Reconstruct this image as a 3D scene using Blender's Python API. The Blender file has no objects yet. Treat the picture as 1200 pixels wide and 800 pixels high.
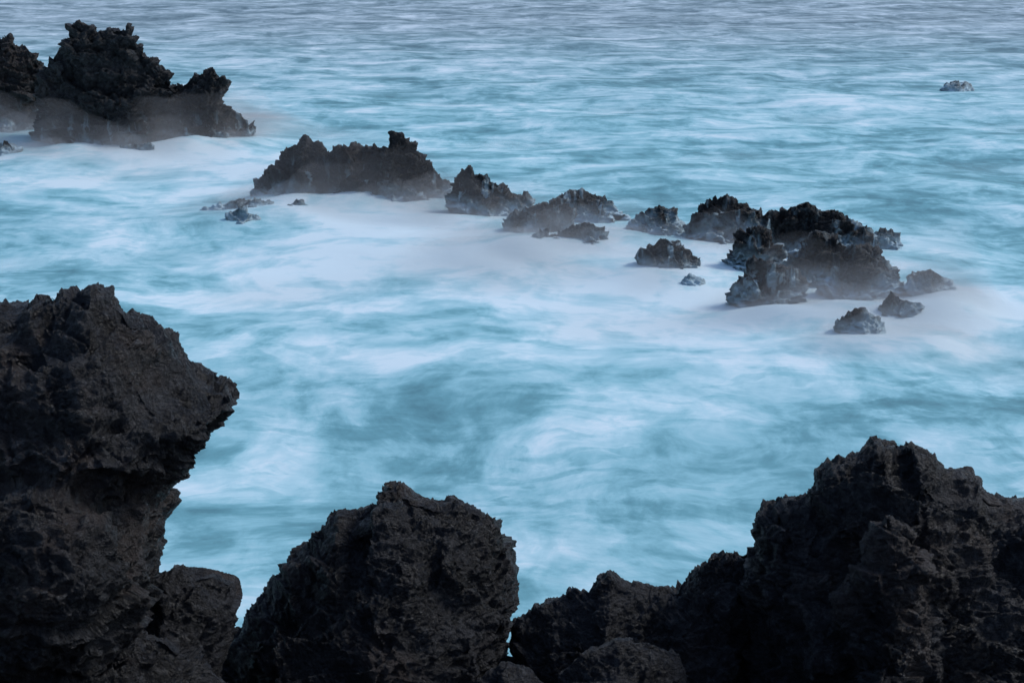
import bpy, bmesh, math, random
import numpy as np
from mathutils import Vector, noise
H=14.0; PITCH=math.radians(17.3); F=50/36*1200
C,S=math.cos(PITCH),math.sin(PITCH)
sc=bpy.context.scene
# ---------- survey helpers: traced outline -> metres on a vertical plane at real distance d
def sight(x,y,d):
    v=(400-y)/F; t=d/(C+v*S)
    return ((x-600)/F*t, H+t*(C*v-S))
def sea_at(x,y):
    v=(400-y)/F; t=H/(S-v*C)
    return ((x-600)/F*t, t*(C+v*S))
# ---------- node helper
class NT:
    def __init__(s,mat):
        mat.use_nodes=True; s.t=mat.node_tree; s.t.nodes.clear(); s.out=s.t.nodes.new('ShaderNodeOutputMaterial')
    def n(s,ty,ins=None,**kw):
        nd=s.t.nodes.new(ty)
        for k,v in kw.items(): setattr(nd,k,v)
        for k,v in (ins or {}).items():
            sk=nd.inputs[k]
            if isinstance(v,bpy.types.NodeSocket): s.t.links.new(v,sk)
            else: sk.default_value=v
        return nd
    def math(s,op,a,b=0.0,clamp=False):
        nd=s.n('ShaderNodeMath',{0:a,1:b},operation=op); nd.use_clamp=clamp; return nd.outputs[0]
    def vmul(s,a,vec): return s.n('ShaderNodeVectorMath',{0:a,1:vec},operation='MULTIPLY').outputs[0]
    def noise(s,vec,scale,detail=4,rough=.5,dist=0.0):
        nd=s.n('ShaderNodeTexNoise',{'Vector':vec,'Scale':scale,'Detail':detail,'Roughness':rough,'Distortion':dist}); return nd
    def mix(s,f,a,b):
        nd=s.n('ShaderNodeMix',data_type='RGBA')
        for i,v in ((0,f),(6,a),(7,b)):
            if isinstance(v,bpy.types.NodeSocket): s.t.links.new(v,nd.inputs[i])
            else: nd.inputs[i].default_value=v
        return nd.outputs[2]
    def ramp(s,f,pts,interp='LINEAR'):
        nd=s.n('ShaderNodeValToRGB',{0:f}); cr=nd.color_ramp; cr.interpolation=interp
        while len(cr.elements)<len(pts): cr.elements.new(.5)
        for e,(p,c) in zip(cr.elements,pts): e.position=p; e.color=(c if len(c)==4 else (*c,1))
        return nd.outputs[0]
    def maprange(s,v,a,b,c,d,smooth=True):
        nd=s.n('ShaderNodeMapRange',{0:v,1:a,2:b,3:c,4:d}); 
        if smooth: nd.interpolation_type='SMOOTHSTEP'
        return nd.outputs[0]
# ---------- materials
FOAM=(.59,.79,.87,1)
def rock_mat(name,scale,wet,foam,dark,mid,brown,hi):
    m=bpy.data.materials.new(name); t=NT(m)
    pos=t.n('ShaderNodeNewGeometry').outputs['Position']
    a=t.noise(pos,.9*scale,5,.62).outputs[0]
    b=t.noise(pos,.45*scale,3,.6,.4).outputs[0]
    g=t.noise(pos,6*scale,6,.75).outputs[0]
    col=t.mix(t.maprange(a,.38,.64,0,1),(*dark,1),(*mid,1))
    col=t.mix(t.maprange(b,.50,.66,0,.8),col,(*brown,1))
    col=t.mix(t.maprange(g,.50,.70,0,.8),col,(*hi,1))
    rough=t.maprange(a,.3,.7,.30,.62)
    wp=t.n('ShaderNodeVectorMath',{0:pos,1:t.vmul(t.noise(pos,2*scale,2).outputs[1],(.6,.6,.6))},operation='ADD').outputs[0]
    v2=t.n('ShaderNodeTexVoronoi',{'Vector':wp,'Scale':7*scale},feature='F1').outputs[0]
    hgt=t.math('ADD',t.math('MULTIPLY',g,1.9),t.math('MULTIPLY',v2,-.6))
    if not foam: hgt=t.math('ADD',hgt,t.math('MULTIPLY',t.noise(pos,26*scale,4,.75).outputs[0],.4))
    bump=t.n('ShaderNodeBump',{'Height':hgt,'Strength':1.0,'Distance':.15/scale}).outputs[0]
    if foam:
        z=t.n('ShaderNodeSeparateXYZ',{0:pos}).outputs[2]
        n1=t.noise(pos,.8,4,.6).outputs[0]
        lim=t.math('ADD',z,t.math('MULTIPLY',t.math('SUBTRACT',n1,.5),-2.4))
        f1=t.maprange(lim,-.05,1.05,1,0)
        st=t.noise(t.vmul(pos,(2.2,1.2,.4)),1.0,4,.55,.5).outputs[0]
        f2=t.math('MULTIPLY',t.maprange(st,.54,.68,0,.65),t.maprange(z,.9,2.5,1,0))
        ff=t.math('MAXIMUM',f1,f2)
        col=t.mix(ff,col,FOAM)
        rough=t.math('MAXIMUM',rough,ff)
        nm=t.n('ShaderNodeMix',data_type='VECTOR'); t.t.links.new(t.math('MULTIPLY',ff,.8),nm.inputs[0]); t.t.links.new(bump,nm.inputs[4]); nm.inputs[5].default_value=(0,-.15,1)
        bump=t.n('ShaderNodeVectorMath',{0:nm.outputs[1]},operation='NORMALIZE').outputs[0]
    p=t.n('ShaderNodeBsdfPrincipled',{'Base Color':col,'Roughness':rough,'Normal':bump,'Specular IOR Level':.55})
    t.t.links.new(p.outputs[0],t.out.inputs[0]); return m
# ---------- rock modelling
def add_part(bm,poly,Y,front,back,anchor=.25,rng=None,chunks=10,sea=False,power=1.4,cs=1.0):
    xs=[p[0] for p in poly]; zs=[p[1] for p in poly]
    cx=sum(xs)/len(xs); zmin,zmax=min(zs),max(zs); hgt=zmax-zmin; w=max(xs)-min(xs)
    if sea: zb=-1.0
    else: zb=zmin+hgt*anchor
    pl=[(x,(-1.4 if (sea and z<zmin+.12*hgt) else z)) for x,z in poly]
    levels=[-1,-.85,-.65,-.45,-.25,-.1,0,.15,.35,.6,.85,1]
    rings=[]
    for s in levels:
        k=1-.93*abs(s)**power
        jx=rng.uniform(-.06,.06)*w*abs(s)*2*cs; jz=rng.uniform(-.05,.05)*hgt*abs(s)
        yy=Y+(back*s if s>0 else front*s)
        rings.append([bm.verts.new((cx+(x-cx)*k+jx, yy, zb+(z-zb)*k+(jz if not sea else 0))) for x,z in pl])
    n=len(pl)
    for a,b in zip(rings,rings[1:]):
        for i in range(n):
            j=(i+1)%n; bm.faces.new((a[i],a[j],b[j],b[i]))
    bm.faces.new(rings[0][::-1]); bm.faces.new(rings[-1])
    ctr=Vector((cx,Y,zb+(.3*hgt if anchor<.5 else 0))); size=min(w,hgt*1.3)*cs
    cand=[v.co.copy() for r in rings[1:(6 if sea else 5)] for v in r if v.co.z>zmin]
    for _ in range(chunks):
        p=rng.choice(cand); r=size*rng.uniform(.08,.22)
        d=(ctr-p); d.normalize()
        c=p+d*r*rng.uniform(.85,1.1)
        vs=[]
        ax=Vector((rng.uniform(.7,1.2),rng.uniform(.7,1.2),rng.uniform(.6,1.3)))
        for _k in range(11):
            q=Vector((rng.gauss(0,1),rng.gauss(0,1),rng.gauss(0,1))).normalized()*r
            vs.append(bm.verts.new(c+Vector((q.x*ax.x,q.y*ax.y,q.z*ax.z))))
        res=bmesh.ops.convex_hull(bm,input=vs)
        junk=[e for e in res['geom_interior'] if isinstance(e,bmesh.types.BMVert)]
        if junk: bmesh.ops.delete(bm,geom=junk,context='VERTS')
def craggy(me,freq,amp,seed,zs=1.2):
    n=len(me.vertices); co=np.empty(n*3,'f'); me.vertices.foreach_get('co',co); co=co.reshape(-1,3)
    no=np.empty(n*3,'f'); me.vertices.foreach_get('normal',no); no=no.reshape(-1,3)
    off=Vector((seed*7.13,seed*3.7,seed*1.9)); out=np.empty(n,'f'); tilt=.35
    rmf=noise.ridged_multi_fractal; vor=noise.voronoi; nz=noise.noise; cv=noise.cell_vector
    for i,(x,y,z) in enumerate(co.tolist()):
        p=Vector(((x+z*tilt)*freq,y*freq,(z-x*tilt)*freq*zs))+off
        r=rmf(p*1.4,.62,2.2,7,1.0,2.0)
        w=nz(p*1.6)*.35; q=Vector((p.x+w,p.y,p.z-w))*1.0
        d,pt=vor(q); a=pt[0]
        fac=(q-a).dot(cv(a*5.3))*1.35+ (cv(a*9.1).x)*.15
        q2=q*2.3+Vector((3.1,1.7,9.2)); d,pt=vor(q2); a=pt[0]
        fac2=(q2-a).dot(cv(a*7.7))*.70
        q3=q*5.5; d3,pt=vor(q3); a=pt[0]
        fac3=(q3-a).dot(cv(a*3.3))*.30
        out[i]=.44*(r-1.3)+fac+fac2+fac3-.38
    co+=no*(out*amp)[:,None]
    me.vertices.foreach_set('co',co.ravel()); me.update()
def make_rock(name,parts,mat,voxel,freq,amp,seed):
    bm=bmesh.new(); rng=random.Random(seed)
    for P in parts:
        Y=P['d']; poly=[sight(x,y,Y) for x,y in P['o']]
        add_part(bm,poly,Y,P.get('f',2),P.get('b',1.5),P.get('a',.25),rng,P.get('c',10),P.get('sea',False),P.get('p',1.4),P.get('cs',1.0))
    bmesh.ops.recalc_face_normals(bm,faces=bm.faces[:])
    me=bpy.data.meshes.new(name+'_base'); bm.to_mesh(me); bm.free()
    ob=bpy.data.objects.new(name,me); sc.collection.objects.link(ob)
    md=ob.modifiers.new('r','REMESH'); md.mode='VOXEL'; md.voxel_size=voxel
    dg=bpy.context.evaluated_depsgraph_get(); dg.update()
    m2=bpy.data.meshes.new_from_object(ob.evaluated_get(dg)); ob.modifiers.clear(); ob.data=m2; m2.name=name
    craggy(m2,freq,amp,seed)
    m2.materials.clear(); m2.materials.append(mat)
    m2.polygons.foreach_set('use_smooth',[True]*len(m2.polygons))
    return ob
m_sea=rock_mat('wet_sea_basalt',.6,True,True,(.008,.009,.011),(.022,.023,.027),(.038,.026,.022),(.075,.080,.088))
m_shore=rock_mat('shore_basalt',1.6,False,False,(.008,.0085,.011),(.033,.034,.040),(.062,.046,.040),(.125,.130,.138))
def sp(o,d,f,b,c=8,**k): return dict(o=o,d=d,f=f,b=b,c=c,sea=True,**k)
# far left sea stack
make_rock('sea_stack',[
 sp([(-90,158),(-90,60),(-30,50),(0,44),(12,42),(22,54),(38,57),(50,76),(48,120),(44,158)],89,3,3,10),
 sp([(34,184),(40,142),(44,110),(48,80),(60,64),(75,57),(82,33),(92,26),(105,31),(118,39),(135,34),(152,35),(162,50),(174,62),(188,76),(202,86),(210,110),(205,150),(190,184)],84,3,3,12),
 sp([(145,182),(162,130),(186,98),(205,99),(222,92),(238,82),(250,77),(264,90),(268,120),(272,140),(276,172)],84.5,2.5,2.5,7),
 sp([(225,168),(240,140),(262,126),(278,130),(298,146),(306,168)],85.5,1.5,1.5,3)],m_sea,.07,.5,.44,1)
make_rock('sea_rock',[sp([(-20,192),(-10,170),(8,163),(20,171),(28,192)],80,1,1,2),],m_sea,.08,.6,.25,2)
make_rock('sea_rock',[sp([(120,186),(140,171),(160,166),(180,167),(192,186)],80.5,1,1,2)],m_sea,.08,.6,.25,3)
make_rock('sea_rock_ridge',[
 sp([(285,252),(296,213),(318,194),(335,177),(348,168),(358,162),(372,166),(385,174),(396,184),(406,252)],68.5,2.2,2,8),
 sp([(370,252),(386,188),(398,175),(412,167),(425,175),(440,170),(453,168),(456,155),(472,154),(478,166),(492,176),(502,188),(514,203),(526,215),(534,235),(540,264)],68,2.2,2,9)],m_sea,.05,.7,.30,4)
make_rock('sea_rock',[sp([(518,266),(526,225),(534,205),(550,200),(570,202),(582,211),(594,220),(604,226),(620,236),(632,267)],65,1.8,1.5,8)],m_sea,.05,.75,.28,5)
make_rock('sea_rock',[sp([(580,308),(592,255),(611,244),(633,237),(657,234),(672,248),(684,308)],60.5,1.5,1.5,8),
 sp([(640,320),(653,268),(678,257),(704,263),(717,286),(726,320)],58.2,1.3,1.3,5),
 sp([(606,320),(620,280),(640,269),(658,278),(672,320)],58,1.2,1.2,5)],m_sea,.045,.75,.27,6)
make_rock('sea_rock',[sp([(634,282),(644,236),(666,226),(690,224),(710,229),(727,244),(742,262),(748,284)],63.5,1.5,1.5,8)],m_sea,.05,.75,.27,7)
make_rock('sea_rock',[sp([(720,298),(732,259),(754,246),(772,239),(793,246),(804,263),(812,298)],61,1.5,1.5,8)],m_sea,.05,.75,.25,8)
make_rock('sea_rock',[sp([(740,346),(747,299),(761,283),(780,276),(803,285),(821,301),(832,346)],54,1.3,1.3,8)],m_sea,.045,.8,.23,9)
make_rock('sea_rock',[sp([(796,310),(804,262),(819,241),(836,229),(852,226),(868,234),(886,245),(912,254),(928,308)],60,1.8,1.5,9)],m_sea,.05,.75,.28,10)
make_rock('sea_rock',[sp([(784,360),(794,332),(808,321),(825,328),(836,360)],51.5,.8,.8,3)],m_sea,.045,1.0,.13,11)
make_rock('sea_rock_cluster',[
 sp([(893,318),(903,266),(920,244),(945,234),(965,241),(985,242),(1001,258),(1018,267),(1030,318)],57,1.8,1.5,10),
 sp([(840,347),(852,296),(864,273),(885,260),(902,270),(914,298),(922,347)],54.5,1.5,1.3,8),
 sp([(848,392),(857,331),(875,308),(900,298),(927,307),(943,333),(954,392)],49.5,1.4,1.4,8),
 sp([(900,354),(920,305),(938,280),(955,271),(975,278),(995,284),(1016,302),(1034,354)],53,1.7,1.4,10),
 sp([(940,384),(960,325),(982,297),(1002,287),(1026,299),(1048,314),(1064,334),(1082,392)],51,1.6,1.3,10),
 sp([(962,354),(975,305),(995,286),(1026,288),(1050,316),(1068,354)],53.5,1.4,1.3,8),
 sp([(988,332),(998,280),(1012,267),(1026,280),(1034,332)],55.5,1.2,1.2,4),
 ],m_sea,.042,.8,.27,12)
make_rock('sea_rock',[sp([(998,316),(1008,275),(1030,266),(1055,272),(1076,316)],58,1.2,1.2,5)],m_sea,.05,.8,.23,13)
make_rock('sea_rock',[sp([(1046,389),(1062,336),(1085,316),(1114,329),(1150,389)],50.5,1.3,1.3,5)],m_sea,.05,.8,.2,14)
make_rock('sea_rock',[sp([(972,422),(982,378),(1002,362),(1026,368),(1042,390),(1050,422)],45.5,1.0,1.0,5)],m_sea,.04,.9,.17,15)
make_rock('sea_rock',[sp([(1018,412),(1031,358),(1052,343),(1077,350),(1094,376),(1106,412)],47.5,1.1,1.1,6)],m_sea,.04,.9,.19,16)
make_rock('sea_rock',[sp([(215,260),(238,244),(268,237),(290,231),(302,233),(330,240),(352,235),(374,246),(390,266)],65,1.2,1.2,4),
 sp([(250,278),(266,252),(285,242),(303,252),(314,278)],62.5,.8,.8,3)],m_sea,.05,.85,.18,17)
make_rock('sea_rock',[sp([(1090,112),(1104,97),(1120,92),(1136,97),(1154,112)],110,1.4,1.2,3)],m_sea,.1,.6,.2,18)
# foreground
make_rock('lava_crag',[
 dict(o=[(-120,900),(-120,372),(-60,362),(-20,354),(20,362),(38,352),(55,357),(85,344),(98,334),(112,333),(130,348),(150,360),(170,378),(190,403),(205,423),(222,441),(240,452),(262,457),(280,468),(266,488),(248,508),(232,524),(216,548),(202,568),(190,584),(184,605),(184,650),(190,680),(165,740),(160,900)],d=15,f=1.5,b=2,a=.72,c=14,p=1.5,cs=.42),
 dict(o=[(-100,800),(-100,540),(0,500),(50,510),(100,550),(148,590),(172,625),(174,670),(160,720),(145,800)],d=14.2,f=1.3,b=1.6,a=.4,c=8,p=1.8,cs=.5),
 dict(o=[(-60,760),(-60,590),(0,575),(40,565),(85,580),(120,610),(140,640),(140,680),(125,715),(90,760)],d=13.4,f=.7,b=1.4,a=.4,c=3,p=1.8,cs=.6),
 dict(o=[(-60,640),(-60,420),(0,400),(60,410),(110,450),(140,500),(150,570),(120,640)],d=14.5,f=.9,b=1.2,a=.5,c=6,cs=.5)],m_shore,.019,1.0,.125,21)
make_rock('lava_boulder',[
 dict(o=[(140,800),(150,720),(185,675),(215,669),(250,673),(275,681),(280,700),(273,725),(262,760),(262,800)],d=15.6,f=1.0,b=1,a=.4,c=6)],m_shore,.018,1.3,.08,22)
make_rock('lava_boulder',[
 dict(o=[(-60,900),(-60,740),(0,728),(40,735),(75,722),(120,718),(170,735),(215,760),(250,790),(280,810),(300,900)],d=14.2,f=1.2,b=1,a=.3,c=14)],m_shore,.018,1.2,.10,23)
make_rock('lava_outcrop',[
 dict(o=[(240,900),(255,765),(265,740),(290,715),(312,690),(330,665),(338,642),(362,636),(385,608),(400,599),(420,604),(440,600),(452,586),(445,566),(465,562),(489,571),(508,580),(532,584),(555,587),(574,597),(587,613),(590,645),(600,660),(606,690),(600,712),(590,730),(598,770),(605,900)],d=17,f=2.2,b=1.6,a=.2,c=14,p=2.0,cs=.6),
 dict(o=[(280,900),(290,760),(330,735),(380,710),(430,680),(470,655),(490,660),(520,700),(555,740),(570,800),(575,900)],d=15.9,f=1.4,b=1,a=.2,c=10,cs=.8)],m_shore,.0175,1.05,.12,24)
make_rock('lava_ridge',[
 dict(o=[(585,900),(592,765),(602,732),(625,720),(640,710),(665,703),(690,688),(700,672),(715,665),(730,678),(760,688),(785,688),(800,675),(820,659),(840,648),(862,646),(890,640),(910,660),(920,900)],d=17,f=1.8,b=1.2,a=.1,c=18,p=1.6)],m_shore,.018,1.25,.11,25)
make_rock('lava_crag',[
 dict(o=[(850,900),(868,730),(880,640),(884,608),(903,588),(930,583),(943,578),(953,556),(972,543),(992,534),(1008,525),(1030,516),(1055,528),(1065,516),(1090,529),(1112,546),(1142,552),(1157,573),(1185,583),(1215,580),(1260,590),(1320,620),(1330,900)],d=16.5,f=2.2,b=2,a=.15,c=26,p=1.8,cs=.65),
 dict(o=[(960,900),(975,700),(1010,640),(1040,600),(1075,620),(1090,700),(1120,780),(1130,900)],d=15.2,f=1.0,b=1.2,a=.2,c=8)],m_shore,.0185,1.05,.13,26)
make_rock('lava_boulder',[
 dict(o=[(640,880),(652,790),(680,765),(720,750),(760,752),(795,765),(815,800),(825,880)],d=15.6,f=1.0,b=1,a=.3,c=5)],m_shore,.018,1.2,.07,27)
make_rock('lava_boulder',[
 dict(o=[(545,880),(560,800),(590,780),(625,785),(650,810),(665,880)],d=15.6,f=.8,b=.8,a=.3,c=5)],m_shore,.018,1.3,.08,28)
# shore terrain falling from the viewpoint to the sea
def grid_mesh(name,X,Y,Z):
    ny,nx=X.shape; me=bpy.data.meshes.new(name)
    v=np.stack([X,Y,Z],-1).reshape(-1,3)
    i=np.arange(nx*ny).reshape(ny,nx)
    q=np.stack([i[:-1,:-1],i[:-1,1:],i[1:,1:],i[1:,:-1]],-1).reshape(-1,4)
    me.vertices.add(len(v)); me.vertices.foreach_set('co',v.astype('f').ravel())
    me.loops.add(q.size); me.loops.foreach_set('vertex_index',q.astype('i').ravel())
    me.polygons.add(len(q)); me.polygons.foreach_set('loop_start',np.arange(0,q.size,4).astype('i')); me.polygons.foreach_set('loop_total',np.full(len(q),4,'i'))
    me.update(calc_edges=True); me.polygons.foreach_set('use_smooth',[True]*len(q))
    ob=bpy.data.objects.new(name,me); sc.collection.objects.link(ob); return ob
xs=np.arange(-26,26.01,.11); ys=np.arange(-8,24,.11); X,Y=np.meshgrid(xs,ys)
Z=13.0-.66*Y+ .35*np.sin(X*.9+1)*np.cos(Y*.7)
Z=np.where(Y<0,13.0+Y*.1-.0*X,Z)
edge=17.3+.5*np.sin(X*.8)+.3*np.sin(X*2.1+1)
Z=np.where(Y>edge,Z-(Y-edge)*2.2,Z); Z=np.maximum(Z,-2.5)
Z=Z-.6*np.exp(-(X**2+Y**2)/6)
ob=grid_mesh('rocky_shore',X,Y,Z); craggy(ob.data,.8,.22,31); ob.data.materials.append(m_shore)
# ---------- sea
uy=np.linspace(0,1,520); Yv=14+ 26*uy*4+ (np.exp(uy*8)-1)/ (math.exp(8)-1)*2600
Xu=np.linspace(-1,1,460); Xv=np.sign(Xu)*(np.abs(Xu)*75+ (np.exp(np.abs(Xu)*10)-1)/(math.exp(10)-1)*1800)
X,Y=np.meshgrid(Xv,Yv)
blobs=[(470,250,100,26,.9),(600,330,170,40,.75),(420,300,120,45,.6),(760,355,150,35,.7),(930,400,150,28,.75),(1070,375,80,35,.8),
(250,195,110,22,.7),(120,205,140,18,.7),(300,125,60,35,.55),(960,118,120,9,.7),(1045,128,60,9,.8),(640,190,120,12,.4),(60,265,90,18,.5),
(620,490,130,25,.35),(660,640,90,30,.45),(350,430,90,35,.4),(1170,88,60,12,.45),(840,310,60,25,.5),(230,300,130,18,.4),(560,75,120,10,.3),(1130,340,60,25,.5),(960,340,120,40,.4),
(560,365,60,16,-.55),(700,410,80,20,-.2),(250,400,90,30,-.3),(80,320,100,14,-.45),(900,195,150,18,-.45),(1150,225,70,30,-.35),(820,100,110,10,-.4),
(440,135,80,12,-.25),(780,520,180,50,-.2),(1100,470,90,30,-.4),(1180,60,150,10,-.2),(480,520,120,40,-.15),(1190,480,40,14,-.5),(720,235,60,12,-.2)]
def gsum(lst,X,Y):
    o=np.zeros_like(X)
    for (x,y,rx,ry,a) in lst:
        cx,cy=sea_at(x,y); ex=abs(sea_at(x+rx,y)[0]-cx); ey=abs(sea_at(x,y-ry)[1]-sea_at(x,y+ry)[1])/2
        o+=a*np.exp(-.5*(((X-cx)/ex)**2+((Y-cy)/ey)**2))
    return o
foam=gsum(blobs,X,Y)
surge=[(460,238,80,9,1.1),(400,234,50,8,.7),(330,238,40,8,.6),(525,260,50,8,.9),(640,296,70,10,.8),(560,300,90,14,.4),(720,285,60,9,.6),(780,332,50,9,.6),(860,295,40,8,.6),(900,376,50,9,.9),(980,370,60,10,.9),(1060,374,60,12,.9),(1115,358,30,12,.9),(1010,410,50,9,.8),(100,180,90,8,1.1),(230,170,50,8,1.3),(10,168,50,8,.9),(300,258,90,8,.5),(285,150,40,8,1.0),(620,320,110,14,.4),(1090,406,40,9,.7)]
hs=gsum(surge,X,Y)
lump=1+.35*np.sin(X*1.1+np.sin(Y*.8)*1.5)*np.sin(Y*.9+np.sin(X*.7))
Z=.10*np.sin(X*.12+Y*.35)+.07*np.sin(-X*.3+Y*.62+2)+.05*np.sin(X*.55+Y*.2)+.36*np.clip(hs,0,1.5)*lump
sea=grid_mesh('sea',X,Y,Z)
at=sea.data.attributes.new('foam','FLOAT','POINT'); at.data.foreach_set('value',(foam+.5*hs).astype('f').ravel())
m=bpy.data.materials.new('milky_sea_water'); t=NT(m)
pos=t.n('ShaderNodeNewGeometry').outputs['Position']
def warp(t,vec,scale,amt):
    w=t.noise(vec,scale,2,.5).outputs[1]
    w=t.n('ShaderNodeVectorMath',{0:w,1:(.5,.5,.5)},operation='SUBTRACT').outputs[0]
    w=t.vmul(w,(amt,amt,0)); return t.n('ShaderNodeVectorMath',{0:vec,1:w},operation='ADD').outputs[0]
p1=warp(t,pos,.09,10.5); p2=warp(t,pos,.28,3.6)
n2=t.noise(t.vmul(p1,(.14,.38,1)),1,5,.55).outputs[0]
n3=t.noise(t.vmul(p2,(.42,1.05,1)),1,5,.57).outputs[0]
n4=t.noise(t.vmul(p1,(.20,.22,1)),1,7,.67).outputs[0]
n6=t.noise(t.vmul(p2,(1.0,.32,1)),1,4,.57).outputs[0]
n5=t.noise(t.vmul(p1,(.10,.7,1)),1,4,.6).outputs[0]
n7=t.noise(t.vmul(pos,(.055,.075,1)),1,3,.5,.5).outputs[0]
yy=t.n('ShaderNodeSeparateXYZ',{0:pos}).outputs[1]
att=t.n('ShaderNodeAttribute',attribute_name='foam').outputs['Fac']
def c(n,k): return t.math('MULTIPLY',t.math('SUBTRACT',n,.5),k)
f=t.math('ADD',t.math('MULTIPLY',att,.37),.43)
for s_ in (c(n2,1.0),c(n3,.78),c(n4,1.8),c(n6,.62),c(n7,.6)): f=t.math('ADD',f,s_)
fil=t.maprange(t.math('ABSOLUTE',t.math('SUBTRACT',n3,.5)),0,.08,1,0)
fil=t.math('MULTIPLY',fil,t.maprange(n4,.42,.65,0,.18)); f=t.math('ADD',f,fil)
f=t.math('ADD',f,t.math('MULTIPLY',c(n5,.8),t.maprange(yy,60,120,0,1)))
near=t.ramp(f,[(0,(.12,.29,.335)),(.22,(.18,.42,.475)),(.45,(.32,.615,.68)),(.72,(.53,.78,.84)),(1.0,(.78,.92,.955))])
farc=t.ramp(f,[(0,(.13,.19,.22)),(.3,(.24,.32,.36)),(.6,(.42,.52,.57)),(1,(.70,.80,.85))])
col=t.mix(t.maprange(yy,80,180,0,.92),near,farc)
bump=t.n('ShaderNodeBump',{'Height':t.noise(t.vmul(p2,(.6,1.4,1)),1,3,.5).outputs[0],'Strength':t.maprange(yy,60,140,.08,.25),'Distance':.5}).outputs[0]
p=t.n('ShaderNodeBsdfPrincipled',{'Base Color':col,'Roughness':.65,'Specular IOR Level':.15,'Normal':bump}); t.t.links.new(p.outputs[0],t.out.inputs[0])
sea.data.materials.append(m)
# ---------- low sea mist (real volumes hugging the surge round the rocks, denser near the water)
xs=np.arange(-48,46,.5); ys=np.arange(38,104,.5); X,Y=np.meshgrid(xs,ys)
base=np.clip(gsum(surge,X,Y),0,1.6)
mist=bpy.data.objects.new('sea_mist',None); sc.collection.objects.link(mist)
for i,(k,den,cap) in enumerate(((2.5,.042,3.2),(1.5,.065,2.0),(.9,.13,1.2))):
    hh=base*k*(1+.40*np.sin(X*(.9+.2*i)+i+np.sin(Y*.7)*1.5)*np.sin(Y*.8+i*2+np.sin(X*.6)))-.1
    hh=np.clip(hh,-.3,cap)
    o=grid_mesh('mist_bank_%d'%(i+1),X,Y,hh); o.parent=mist
    bm=bmesh.new(); bm.from_mesh(o.data)
    r=bmesh.ops.extrude_face_region(bm,geom=bm.faces[:])
    for v in [g for g in r['geom'] if isinstance(g,bmesh.types.BMVert)]: v.co.z=-.6-.1*i
    bmesh.ops.recalc_face_normals(bm,faces=bm.faces[:]); bm.to_mesh(o.data); bm.free()
    mm=bpy.data.materials.new('spray_mist'); t=NT(mm)
    vs=t.n('ShaderNodeVolumeScatter',{'Color':(1,1,1,1),'Density':den,'Anisotropy':-.1}); t.t.links.new(vs.outputs[0],t.out.inputs['Volume'])
    o.data.materials.append(mm)
# ---------- light
w=bpy.data.worlds.new('World'); sc.world=w; w.use_nodes=True; nt=w.node_tree
sky=nt.nodes.new('ShaderNodeTexSky'); sky.sky_type='NISHITA'; sky.sun_disc=False
EL=math.radians(46); AZ=math.radians(75)
sky.sun_elevation=EL; sky.sun_rotation=AZ; sky.dust_density=1; sky.ozone_density=2
nt.links.new(sky.outputs[0],nt.nodes['Background'].inputs[0]); nt.nodes['Background'].inputs[1].default_value=.15
L=bpy.data.lights.new('sun','SUN'); L.energy=1.5; L.angle=math.radians(14); L.color=(1,.985,.96)
lo=bpy.data.objects.new('sun',L); sc.collection.objects.link(lo)
dirv=Vector((math.sin(AZ)*math.cos(EL),math.cos(AZ)*math.cos(EL),math.sin(EL)))
lo.rotation_euler=dirv.to_track_quat('Z','Y').to_euler()
cam=bpy.data.cameras.new('camera'); cam.lens=50; cam.clip_end=6000
co=bpy.data.objects.new('camera',cam); sc.collection.objects.link(co); co.location=(0,0,H); co.rotation_euler=(math.pi/2-PITCH,0,0); sc.camera=co
sc.view_settings.view_transform='Standard'; sc.view_settings.look='None'; sc.view_settings.exposure=0
